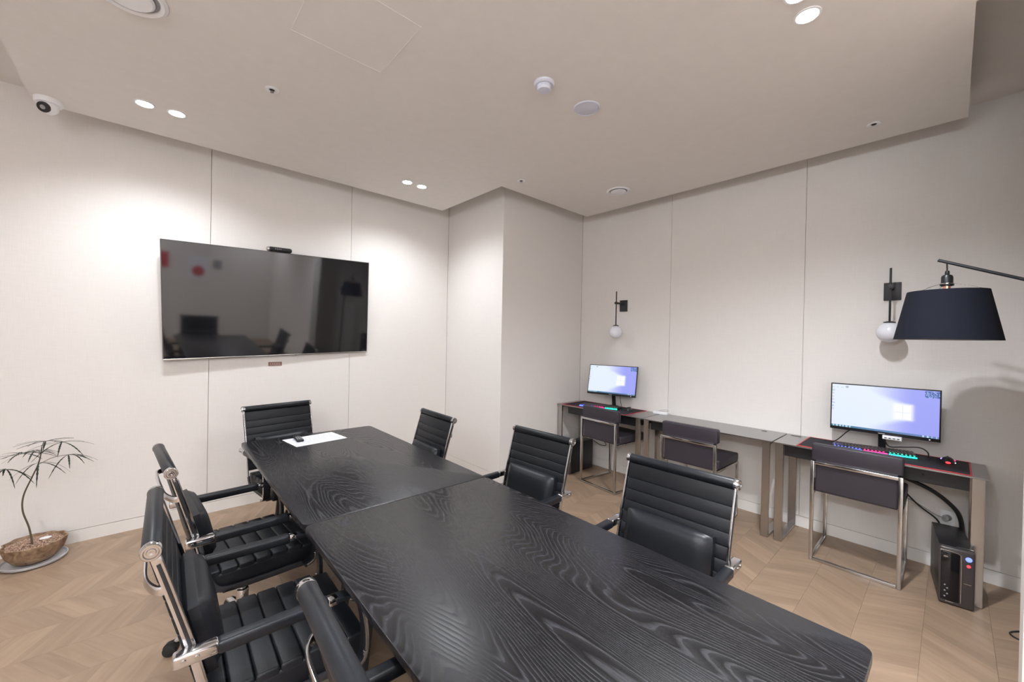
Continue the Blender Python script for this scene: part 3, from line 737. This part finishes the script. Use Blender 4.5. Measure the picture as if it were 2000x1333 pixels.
# monitors
def win_color(u, v):
    # u 0..1 left-right, v 0..1 bottom-top : pale left, periwinkle right, bright window panes
    base = Vector((.80, .88, 1.0)); rt = Vector((.34, .37, .93))
    beam = .10+max(0, .76-u)*.75; o_ = (abs(v-.49)-beam)/.16
    side = min(1, max(0, o_+.35)); side = side*side*(3-2*side)
    if u > .765: side = 1
    k = min(1, max(0, (u-.30)/.5)); k = k*k*(3-2*k)
    c = base.lerp(rt, k*side)
    dx = max(0, .62-u, u-.765); dy = max(0, .34-v, v-.64); d = math.hypot(dx, dy*.6)
    gl = math.exp(-(d/.022)**2); c = c.lerp(Vector((1, 1, 1)), min(1, gl*.7))
    if .615 < u < .765:
        sk = (u-.615)/.15; lo, hi = .36-.03*sk, .60+.05*sk; md = .48
        if lo < v < hi: c = Vector((.80, .85, 1)) if (abs(u-.685) < .004 or abs(v-md) < .008) else Vector((1, 1, 1))
    return c
def monitor(label, loc, rz, rx, w, h, stand, extra):
    t = thing('computer_monitor', label, 'monitor', loc, 0, 'computer monitors on the steel desks')
    t.rotation_euler = (0, 0, rz)
    X = Matrix.Rotation(rx, 4, 'X')
    def P(bm): bmesh.ops.transform(bm, matrix=X, verts=bm.verts); return bm
    bm = B(); box(bm, -w/2, w/2, 0, .022, -h/2, h/2, .003, 2); box(bm, -w*.3, w*.3, .02, .045, -h*.3, h*.25, .01, 2); obj('housing', P(bm), M['blackpl'], t)
    bm = B()
    z0 = -h/2+.022
    nx, ny = 130, 72; x0, x1, zz0, zz1 = -w/2+.008, w/2-.008, z0, h/2-.008
    cl = bm.loops.layers.float_color.new('Col')
    vs = [[bm.verts.new((x0+(x1-x0)*i/nx, -.0008, zz0+(zz1-zz0)*j/ny)) for i in range(nx+1)] for j in range(ny+1)]
    icons = []
    rnd = random.Random(11)
    for i in range(8): icons.append((.012+rnd.random()*.004, .93-i*.075, .012, .02, rnd.choice([(.2, .35, .8), (.3, .55, .7), (.5, .6, .75)])))
    for i in range(1, 4): icons.append((.012+i*.045, .93, .012, .018, (.55, .68, .85)))
    icons.append((.155, .955, .016, .022, (.05, .08, .2)))
    for j in range(ny):
        for i in range(nx):
            f = bm.faces.new((vs[j][i], vs[j][i+1], vs[j+1][i+1], vs[j+1][i])); u, v = (i+.5)/nx, (j+.5)/ny
            c = win_color(u, v)
            if v < .045: c = Vector((.05, .22, .34)).lerp(Vector((.14, .22, .50)), u) if not ((u < .2 and int(u*60) % 2) or (u > .86 and int(u*80) % 3 == 0)) else Vector((.5, .7, .8))
            elif u > .875 and .85 < v < .985:
                c = Vector((.06, .12, .45)) if rnd.random() < .62 else Vector((.35, .5, .85))
            else:
                for (a, b_, sx, sy, cc) in icons:
                    if abs(u-a) < sx and abs(v-b_) < sy and (i+j) % 2 == 0: c = Vector(cc)
            for l in f.loops: l[cl] = (c.x, c.y, c.z, 1)
    obj('screen', P(bm), M['screen'], t, smooth=False)
    bm = B(); box(bm, -.018, .018, -.001, .001, -h/2+.006, -h/2+.012); obj('badge', P(bm), M['grey'], t, smooth=False)
    hz = loc[2]-DT
    bm = B(); sweep(bm, smoothpath([(0, .045, -.02), (0, .055, -.10), (0, .085, -hz+.03), (0, .095, -hz+.008)], 3), .042, .016, (1, 0, 0)); obj('stand_neck', bm, M['blackpl'], t)
    bm = B()
    if stand == 'v':
        for s in (-1, 1): sweep(bm, smoothpath([(0, .11, -hz+.0125), (s*.06, .075, -hz+.011), (s*.12, .025, -hz+.0085)], 3), .028, .010, (0, 0, 1), taper=lambda q: 1-.3*q)
    else:
        box(bm, -.13, .13, .056, .145, -hz+.0035, -hz+.012, .004, 2)
    obj('stand_base', bm, M['blackpl'], t)
    if extra: extra(t, P, w, h)
    # power led
    bm = B(); box(bm, w/2-.055, w/2-.048, -.0015, 0, -h/2+.008, -h/2+.012); obj('power_light', P(bm), M['ledwhite'], t, smooth=False)
    return t
monitor('large monitor with bright blue-white desktop picture at right above the computer tower', (3.93, .332, 1.081), radians(-88.3), radians(-1.2), .586, .351, 'flat', None)
monitor('farther monitor tilted back in the corner by the left wall lamp', (3.915, 2.605, 1.094), radians(-78), radians(-12), .573, .343, 'v', None)
# usb hub hanging under the big monitor
t = thing('usb_hub', 'white four-port hub stuck under the lower edge of the large monitor', 'usb hub', (3.915, .275, .895), radians(-88.3))
bm = B(); box(bm, .0-.05, .05, -.012, .012, -.013, .013, .003, 2); obj('body', bm, M['white'], t)
bm = B()
for i in range(4): box(bm, -.039+i*.022, -.027+i*.022, -.0126, -.011, -.006, 0)
obj('ports', bm, M['dark'], t, smooth=False)

# keyboards
def keyboard(loc, rz, lab):
    t = thing('keyboard', lab, 'keyboard', loc, rz, 'rainbow-lit gaming keyboards')
    bm = B(); box(bm, -.225, .225, -.07, .07, 0, .018, .005, 2); obj('case', bm, M['blackpl'], t)
    bm = B(); rows = 6
    for r_ in range(rows):
        y = .055-r_*.0205; x = -.215
        while x < .21:
            if .075 < x < .085 or .150 < x < .158: x += .009; continue
            wk = .0165 if not (r_ == 5 and -.15 < x < -.05) else .10
            box(bm, x, x+wk, y-.008, y+.008, .017, .030, .003, 1); x += wk+.0024
    o = obj('keys', bm, M['gunmetal'], t); o['kind'] = 'stuff'
    for a, b, m, nm in ((-.222, -.06, 'ledblue', 'blue'), (-.055, .075, 'ledmag', 'magenta'), (.08, .222, 'ledteal', 'teal')):
        bm = B(); box(bm, a, b, -.0735, -.068, .005, .015, .002, 1)
        for rr in range(0, 5, 2):
            for i in range(int((b-a)/.02)): box(bm, a+i*.02+.004, a+i*.02+.013, -.060+rr*.0205, -.0585+rr*.0205, .0175, .0215)
        obj('light_strip', bm, M[m], t)['label'] = nm+' backlight'
keyboard((3.905, .375, DT+.003), radians(-80+.0), 'keyboard glowing blue, magenta and teal below the large monitor')
keyboard((3.83, 2.70, DT+.003), radians(-74), 'keyboard glowing blue, magenta and teal below the farther monitor')
def mouse(loc, rz, lab, cols):
    t = thing('computer_mouse', lab, 'mouse', loc, rz, 'lit gaming mice')
    bm = B(); b2 = B(); bmesh.ops.create_uvsphere(b2, u_segments=24, v_segments=14, radius=1)
    for v in b2.verts:
        if v.co.z < 0: v.co.z *= .05
        v.co = Vector((v.co.x*.034*(1-.12*v.co.y), v.co.y*.060, v.co.z*.038*(1-.25*v.co.y)))
    merge(bm, b2, T(0, 0, .002)); obj('shell', bm, M['blackpl'], t)
    for i, (c, p, s) in enumerate(cols):
        bm = B(); ball(bm, p, s, 1, 1.4, .5, 12, 8); obj('light_strip', bm, M[c], t)
    bm = B(); cyl(bm, (-.004, .034, .028), (.004, .034, .028), .009, n=14); obj('scroll_wheel', bm, M['rubber'], t)
mouse((3.955, .005, DT+.003), radians(-88), 'gaming mouse glowing purple and red on the right desk', [('ledpurple', (-.022, .0, .020), .013), ('ledred', (0, -.052, .010), .013), ('ledmag', (.026, .005, .018), .010), ('ledwhite', (.03, -.02, .008), .007)])
mouse((3.93, 2.385, DT+.003), radians(-80), 'gaming mouse with bluish glow on the left desk', [('ledwhite', (0, -.025, .026), .011), ('ledpurple', (.02, -.02, .016), .009)])
# white adapter on the middle desk
t = thing('power_adapter', 'white power adapter box with looped white cord on the middle desk', 'power adapter', (4.035, 2.07, DT), radians(4))
bm = B(); box(bm, -.028, .028, -.075, .075, 0, .026, .006, 2); obj('body', bm, M['white'], t)
bm = B(); sweep(bm, smoothpath([(0, -.07, .022), (.03, -.095, .035), (.045, -.06, .055), (.04, 0, .05), (.045, .06, .02), (.04, .09, .004)], 4), .0025, 0, (0, 0, 1), n=8); obj('cord', bm, M['white'], t)

# computer towers
def tower(name, loc, rz, lab, lit):
    t = thing('computer_tower', lab, 'computer', loc, rz, 'black computer towers under the desks')
    h = .348; wd = .072
    bm = B(); box(bm, -wd, wd, -.205, .205, .006, h, .004, 2); obj('case', bm, M['blackpl'], t)
    # front bezel bulging (front = -Y)
    bm = B(); box(bm, -wd-.001, wd+.001, -.228, -.200, .004, h-.002, .010, 3); fb = obj('front_bezel', bm, M['gunmetal'], t)
    bm = B(); box(bm, -wd+.006, .012, -.2315, -.222, .026, h-.030, .006, 2); obj('gloss_panel', bm, M['gloss'], fb)
    bm = B()
    sweep(bm, smoothpath([(-wd+.003, -.2325, h-.022), (-.015, -.2325, h-.022), (.008, -.2325, h-.030), (.017, -.2325, h-.055), (.017, -.2325, .12), (.017, -.2325, .03)], 4), .004, .004, (0, 1, 0)); obj('silver_trim', bm, M['satin'], fb)
    bm = B(); box(bm, -.055, -.038, -.2325, -.231, h-.062, h-.055); box(bm, .028, .058, -.2295, -.228, .150, .155); box(bm, -.045, -.012, -.2325, -.231, .020, .026); box(bm, .0, wd-.004, -.2, -.19, h-.001, h+.001)
    obj('badges', bm, M['satin'], fb, smooth=False)
    bm = B()
    for i in range(5): cyl(bm, (-.048+(.010 if i % 2 else 0), -.2315, .05+i*.017), (-.048+(.010 if i % 2 else 0), -.2325, .05+i*.017), .0042, n=12)
    obj('front_ports', bm, M['grey'], fb)
    bm = B(); cyl(bm, (.046, -.227, h-.048), (.046, -.2305, h-.048), .0135, n=24); obj('power_button', bm, M['ledblue'] if lit else M['grey'], fb)
    bm = B(); cyl(bm, (.046, -.227, h-.088), (.046, -.2300, h-.088), .008, n=18); obj('drive_light', bm, M['ledred'] if lit else M['grey'], fb)
    for sx in (-1, 1):
        bm = B(); box(bm, sx*.05-.012, sx*.05+.012, -.16, -.12, 0, .008); box(bm, sx*.05-.012, sx*.05+.012, .12, .16, 0, .008); obj('foot', bm, M['rubber'], t)
tower('a', (3.80, -.020, 0), radians(-84), 'black computer tower with blue and red lights beneath the right desk', True)
tower('b', (3.80, 2.985, 0), radians(-90), 'dark computer tower in the shadow under the left desk', False)

# ------------------------------------------------------------------ leather chairs with steel tube frames
def make_cube_chair():
    t = thing('steel_frame_chair', '', 'chair', (0, 0, 0), 0, 'dark leather chairs with square steel frames')
    # faces +X ; back side at x=-.25
    hw = .240; s = .022
    bm = B()
    def bar(a, b):
        a = Vector(a); b = Vector(b); lo = [min(a[i], b[i])-s/2 for i in range(3)]; hi = [max(a[i], b[i])+s/2 for i in range(3)]
        box(bm, lo[0], hi[0], lo[1], hi[1], lo[2], hi[2], .0025, 2)
    zb = s/2+.001; xb, xf = -.245, .235
    y = hw-s/2
    for q in (-1, 1):
        bm2 = bm
        bar((xb, q*y, zb), (xb, q*y, .703)); o1 = obj('rear_leg', bm, M['satin'], t); bm = B()
        bar((xf, q*y, zb), (xf, q*y, .485)); obj('front_leg', bm, M['satin'], t); bm = B()
        bar((xb+s, q*y, zb), (xf-s, q*y, zb)); obj('side_runner', bm, M['satin'], t); bm = B()
        bar((xb+s, q*y, .485), (xf-s, q*y, .485)); obj('seat_rail', bm, M['satin'], t); bm = B()
    bar((xb, -y+s, zb), (xb, y-s, zb)); obj('rear_runner', bm, M['satin'], t); bm = B()
    bar((xb, -y+s, .703), (xb, y-s, .703)); obj('back_bar', bm, M['chrome'], t)
    bm = B(); box(bm, xb+.012, xb+.075, -hw+.001, hw-.001, .716, .834, .012, 3); box(bm, xb+.013, xb+.070, -y+.014, y-.014, .495, .73, .006, 2); obj('backrest', bm, M['plumleather'], t)
    bm = B(); box(bm, xb+.07, xf+.012, -hw+.002, hw-.002, .497, .570, .014, 3); obj('seat', bm, M['plumleather'], t)
    bm = B(); box(bm, xb+.010, xb+.014, -y+.02, y-.02, .505, .685, .002, 1); obj('back_panel', bm, M['plumleather'], t)
    for q in (-1, 1):
        bm = B(); cyl(bm, (xb, q*y, 0), (xb, q*y, .003), .009, n=10); cyl(bm, (xf, q*y, 0), (xf, q*y, .003), .009, n=10); obj('foot_pad', bm, M['rubber'], t)
    return t
c0 = make_cube_chair()
CC = [((3.790, .430, 0), 0, 'dark leather chair with steel frame at the right desk before the large monitor'),
      ((3.665, 1.505, 0), -1, 'dark leather chair with steel frame at the empty middle desk'),
      ((3.735, 2.452, 0), -6, 'dark leather chair with steel frame at the left desk before the farther monitor')]
cs = [c0]+[dup(c0) for _ in CC[1:]]
for r, (l, a, lab) in zip(cs, CC): r.location = l; r.rotation_euler = (0, 0, radians(a)); r['label'] = lab

# ------------------------------------------------------------------ wall lamps
def sconce(y, lab):
    t = thing('wall_lamp', lab, 'wall lamp', (XR, y, 1.956), 0, 'black rod wall lamps with white glass globes')
    bm = B(); box(bm, -.014, 0, -.048, .048, -.066, .066, .002, 2); obj('wall_plate', bm, M['blackmat'], t)
    bm = B(); cyl(bm, (-.014, 0, .022), (-.160, 0, .022), .011, n=18); cyl(bm, (-.145, 0, .022), (-.178, 0, .022), .015, n=18, bev=.002); obj('arm', bm, M['blackmat'], t)
    bm = B(); cyl(bm, (-.160, 0, -.235), (-.160, 0, .155), .0065, n=14, bev=.001); obj('rod', bm, M['blackmat'], t)
    bm = B(); lathe(bm, [(.0001, -.228), (.012, -.228), (.034, -.234), (.034, -.238), (.0001, -.238)], c=(-.160, 0, 0), n=28); obj('globe_cap', bm, M['blackmat'], t)
    bm = B(); ball(bm, (-.160, 0, -.308), .073, 1, 1, 1, 36, 22); obj('glass_globe', bm, M['opal'], t, angle=80)
sconce(2.586, 'black rod wall lamp with white globe above the farther monitor')
sconce(.305, 'black rod wall lamp with white globe partly behind the hanging black lampshade')

# ------------------------------------------------------------------ boom floor lamp
t = thing('boom_floor_lamp', 'black boom floor lamp with hanging dark tapered fabric shade at right', 'floor lamp', (3.42, -.62, 0))
LX, LY = 3.42, -.62
def Lp(x, y, z): return (x-LX, y-LY, z)
bm = B(); cyl(bm, (0, 0, 0), (0, 0, .028), .15, n=40, bev=.004); obj('base', bm, M['blackmat'], t)
bm = B(); cyl(bm, (0, 0, .02), (0, 0, 1.78), .0125, n=16); obj('pole', bm, M['blackmat'], t)
bm = B(); a = Vector(Lp(3.298, .062, 2.040)); b = Vector(Lp(3.348, -.245, 1.908)); d = (b-a).normalized()
e_ = a+d*1.05; cyl(bm, a, e_, .0085, n=14, bev=.001); ob = obj('boom', bm, M['blackmat'], t)
bm = B(); cyl(bm, e_-d*.16, e_, .028, n=24, bev=.004); obj('counterweight', bm, M['blackmat'], t)
pj = a+d*((a.y-0)/(-d.y)); bm = B(); ball(bm, (0, 0, 1.775), .02); obj('joint', bm, M['blackmat'], t)
sx, sy = 3.30, .025
bm = B(); sweep(bm, [Lp(sx, sy+.002, 2.022), Lp(sx, sy, 1.96)], .0035, 0, (1, 0, 0), n=8); obj('cord', bm, M['cord'], t)
bm = B(); lathe(bm, [(.0001, 1.978), (.008, 1.976), (.010, 1.962), (.009, 1.956), (.020, 1.950), (.024, 1.940), (.024, 1.902), (.028, 1.899), (.028, 1.893), (.020, 1.890), (.0001, 1.890)], c=(sx-LX, sy-LY, 0), n=28); so = obj('socket', bm, M['blackpl'], t)
bm = B(); lathe(bm, [(.016, 1.893), (.016, 1.84), (.0001, 1.84)], c=(sx-LX, sy-LY, 0), n=24); obj('copper_sleeve', bm, M['copper'], so)
bm = B(); ball(bm, (sx-LX, sy-LY, 1.79), .038, 1, 1, 1.15); obj('bulb', bm, M['opal'], so)
RT, RB, ZT, ZB = .160, .213, 1.862, 1.590
bm = B(); lathe(bm, [(RT, ZT), (RB, ZB), (RB-.003, ZB), (RT-.003, ZT), (RT, ZT)], c=(sx-LX, sy-LY, 0), n=64)
sh = obj('lamp_shade', bm, M['shade'], t)
bm = B(); lathe(bm, [(RT-.0035, ZT-.002), (RB-.0035, ZB+.002), (RB-.0045, ZB+.002), (RT-.0045, ZT-.002), (RT-.0035, ZT-.002)], c=(sx-LX, sy-LY, 0), n=64); obj('shade_lining', bm, M['shadein'], sh)
bm = B(); lathe(bm, [(.028, 1.905), (.030, 1.905), (.030, 1.901), (.028, 1.901)], c=(sx-LX, sy-LY, 0), n=24)
for k in range(3):
    an = radians(20+120*k); sweep(bm, smoothpath([(sx-LX+.028*cos(an), sy-LY+.028*sin(an), 1.903), (sx-LX+.09*cos(an), sy-LY+.09*sin(an), 1.885), (sx-LX+(RT-.006)*cos(an), sy-LY+(RT-.006)*sin(an), ZT-.004)], 3), .0012, 0, (0, 0, 1), n=6)
obj('wire_spider', bm, M['satin'], sh)

# ------------------------------------------------------------------ cords, outlet
t = thing('wall_outlet', 'white wall outlet plate behind the computer tower', 'outlet', (XR, -.002, .36))
bm = B(); box(bm, -.008, 0, -.036, .036, -.058, .058, .003, 2); obj('plate', bm, M['white'], t)
bm = B(); cyl(bm, (-.008, .0, .01), (-.011, .0, .01), .02, n=20); obj('socket', bm, M['grey'], t)
t = thing('power_plug', 'grey-white power plug with thin cord in the wall outlet', 'plug', (XR-.02, .02, .38))
bm = B(); cyl(bm, (.006, -.018, -.01), (-.03, -.010, -.006), .019, n=20, bev=.004); obj('plug_body', bm, M['grey'], t)
bm = B(); sweep(bm, smoothpath([(-.03, -.010, -.006), (-.05, .04, .012), (-.045, .13, .06), (-.04, .26, .12)], 5), .0035, 0, (0, 0, 1), n=8); obj('cord', bm, M['grey'], t)
def cord(lab, pts, r, m='cord'):
    bm = B(); P = smoothpath(pts, 6); sweep(bm, P, r, 0, (0, 0, 1), n=10)
    tag(obj('cable', bm, M[m], None), lab, 'cable')
cord('thick black cable bundle curving from under the right desk down to the tower', [(3.88, .33, .672), (3.90, .22, .64), (3.93, .08, .58), (3.97, -.01, .50), (4.01, -.055, .42), (4.04, -.068, .30), (4.045, -.06, .20)], .013)
cord('thin black cable drooping behind the right leather chair to the tower', [(3.93, .35, .672), (3.96, .24, .56), (4.0, .14, .44), (4.035, .05, .36), (4.05, .02, .28)], .005)
cord('thin dark cable leaving the left underside of the large monitor', [(3.955, .47, .925), (3.95, .52, .895), (3.98, .60, .80), (3.99, .67, .788)], .0035)
cord('black cable looping from the white hub down onto the right mat', [(3.912, .318, .886), (3.93, .29, .83), (3.955, .22, .835), (3.975, .14, .845), (3.985, .10, .82), (4.0, .095, .785)], .0038)
cord('thin black cable hanging below the farther monitor', [(3.93, 2.50, .94), (3.935, 2.495, .86), (3.95, 2.485, .783)], .003)
cord('black cord loop lying on the floor at the right picture edge', [(3.44, -.30, .004), (3.435, -.262, .004), (3.462, -.240, .004), (3.50, -.250, .004), (3.56, -.30, .004)], .004)
cord('tangled dark cable hanging under the left desk beside the tower', [(3.95, 2.90, .66), (3.98, 2.80, .42), (4.0, 2.72, .32), (4.0, 2.80, .30), (3.98, 2.89, .34)], .004)

# ------------------------------------------------------------------ plant
PX, PY = -.555, 4.088
t = thing('plant_saucer', 'round grey saucer under the wooden plant bowl', 'saucer', (PX, PY, 0))
bm = B(); lathe(bm, [(.0001, .0005), (.125, .0005), (.148, .008), (.153, .022), (.148, .023), (.140, .012), (.120, .008), (.0001, .008)], n=56); obj('dish', bm, M['saucer'], t)
t = thing('potted_aralia', 'thin false aralia with dark feathery fingers in a ribbed brown bowl', 'plant', (PX, PY, .0085))
def wob(th, z): return 1+.035*cos(11*th)*(min(1, z/.05))+.02*sin(3*th+1)
bm = B(); lathe(bm, [(.0001, 0), (.07, 0), (.098, .015), (.126, .055), (.140, .10), (.145, .128), (.138, .130), (.131, .112), (.0001, .105)], n=110, wob=wob); obj('bowl', bm, M['bowl'], t)
bm = B(); rg = random.Random(5)
for i in range(1400):
    rr = .128*math.sqrt(rg.random()); th = rg.random()*2*pi
    b2 = B(); bmesh.ops.create_icosphere(b2, subdivisions=1, radius=rg.uniform(.0028, .0048))
    merge(bm, b2, Matrix.Translation((rr*cos(th), rr*sin(th), .108+rg.uniform(0, .005)+.010*(1-(rr/.13)**2))))
o = obj('clay_granules', bm, M['gravel'], t); o['kind'] = 'stuff'
bm = B(); b2 = B(); bmesh.ops.create_icosphere(b2, subdivisions=2, radius=.022)
for v in b2.verts: v.co.z *= .35; v.co.x *= 1.4
merge(bm, b2, T(.045, .03, .124)); obj('white_pebble', bm, M['white'], t)
# stem through measured points, Y about 4.05
def q(x, z, dy=0): return Vector((x-PX, 4.06-PY+dy, z-.0085))
stem = [q(-.558, .11), q(-.575, .24), q(-.603, .36), (q(-.600, .46)), q(-.566, .57), q(-.540, .65), q(-.528, .72), q(-.525, .765)]
bm = B(); SP = smoothpath(stem, 5); sweep(bm, SP, .0052, 0, (0, 1, 0), n=8, taper=lambda k: 1-.5*k); obj('stem', bm, M['bark'], t)
rg = random.Random(21)
def leaflet(bm, a, dirv, L, droop, wd):
    side = dirv.cross(Vector((0, 0, 1))).normalized(); pts = []
    nseg = 14
    for i in range(nseg+1):
        s = i/nseg; p = a+dirv*(L*s)+Vector((0, 0, -droop*L*s*s)); 
        wv = wd*(.15+math.sin(pi*min(1, s*1.02))**.7)*(1 if i % 2 else .62) if 0 < i < nseg else .0006
        pts.append((p, wv))
    b2 = B(); L_ = [b2.verts.new(p-side*w_) for p, w_ in pts]; Rr = [b2.verts.new(p+side*w_) for p, w_ in pts]; C_ = [b2.verts.new(p+Vector((0, 0, -.0012))) for p, w_ in pts]
    for i in range(nseg):
        b2.faces.new((L_[i], L_[i+1], C_[i+1], C_[i])); b2.faces.new((C_[i], C_[i+1], Rr[i+1], Rr[i]))
    r_ = bmesh.ops.solidify(b2, geom=b2.faces[:], thickness=.0006)
    merge(bm, b2)
def frond(start, tip, n, L, droop, spread=2*pi, a0=0):
    bm = B(); m_ = (start+tip)/2+Vector((0, 0, .015)); sweep(bm, smoothpath([start, m_, tip], 5), .0016, 0, (0, 0, 1), n=6); pe = obj('leaf_stalk', bm, M['bark'], t)
    d0 = (tip-start); d0.z = 0; base = math.atan2(d0.y, d0.x)
    for k in range(n):
        an = base+a0+(k-(n-1)/2)*spread/n+rg.uniform(-.12, .12)
        dv = Vector((cos(an), sin(an)*.75, rg.uniform(-.05, .22))).normalized()
        bm = B(); leaflet(bm, tip, dv, L*rg.uniform(.75, 1.1), droop*rg.uniform(.6, 1.3), rg.uniform(.0042, .0062)); obj('leaflet', bm, M['leaf'], pe, angle=60)
top = stem[-1]
YL = .13  # keep leaves off the wall
frond(top, q(-.505, .805, -.02), 9, .15, .25)
frond(stem[-2], q(-.43, .790, -.04), 8, .15, .45)
frond(stem[-2], q(-.600, .745, -.05), 9, .16, .40)
frond(stem[-3], q(-.40, .705, -.06), 7, .15, .55, spread=pi*1.2)
frond(stem[-3], q(-.520, .690, -.13), 5, .13, 1.0, spread=pi*1.3)
frond(stem[-4], q(-.665, .660, -.06), 8, .15, .6, spread=pi*1.4)
frond(stem[-2], q(-.535, .770, -.14), 7, .13, .5)

# ------------------------------------------------------------------ things behind the viewer, seen in the television
def poster(x, z, w_, h_, m1, dot, lab):
    t = thing('poster', lab, 'poster', (x, YF, z), 0, 'notices on the wall behind the viewer')
    bm = B(); box(bm, -w_/2, w_/2, 0, .004, -h_/2, h_/2); obj('sheet', bm, m1, t, smooth=False)
    if dot: bm = B(); cyl(bm, (-.0, .004, -h_*.12), (0, .006, -h_*.12), w_*.32, n=32); obj('red_disc', bm, M['red'], t)
poster(1.15, 1.62, .36, .55, M['paper'], True, 'white notice with a red disc, reflected in the television')
poster(1.50, 1.74, .16, .20, M['grey'], False, 'small grey notice, reflected right of the red disc notice')
poster(.55, 1.74, .18, .34, M['red'], False, 'small red notice, reflected at the left of the television')
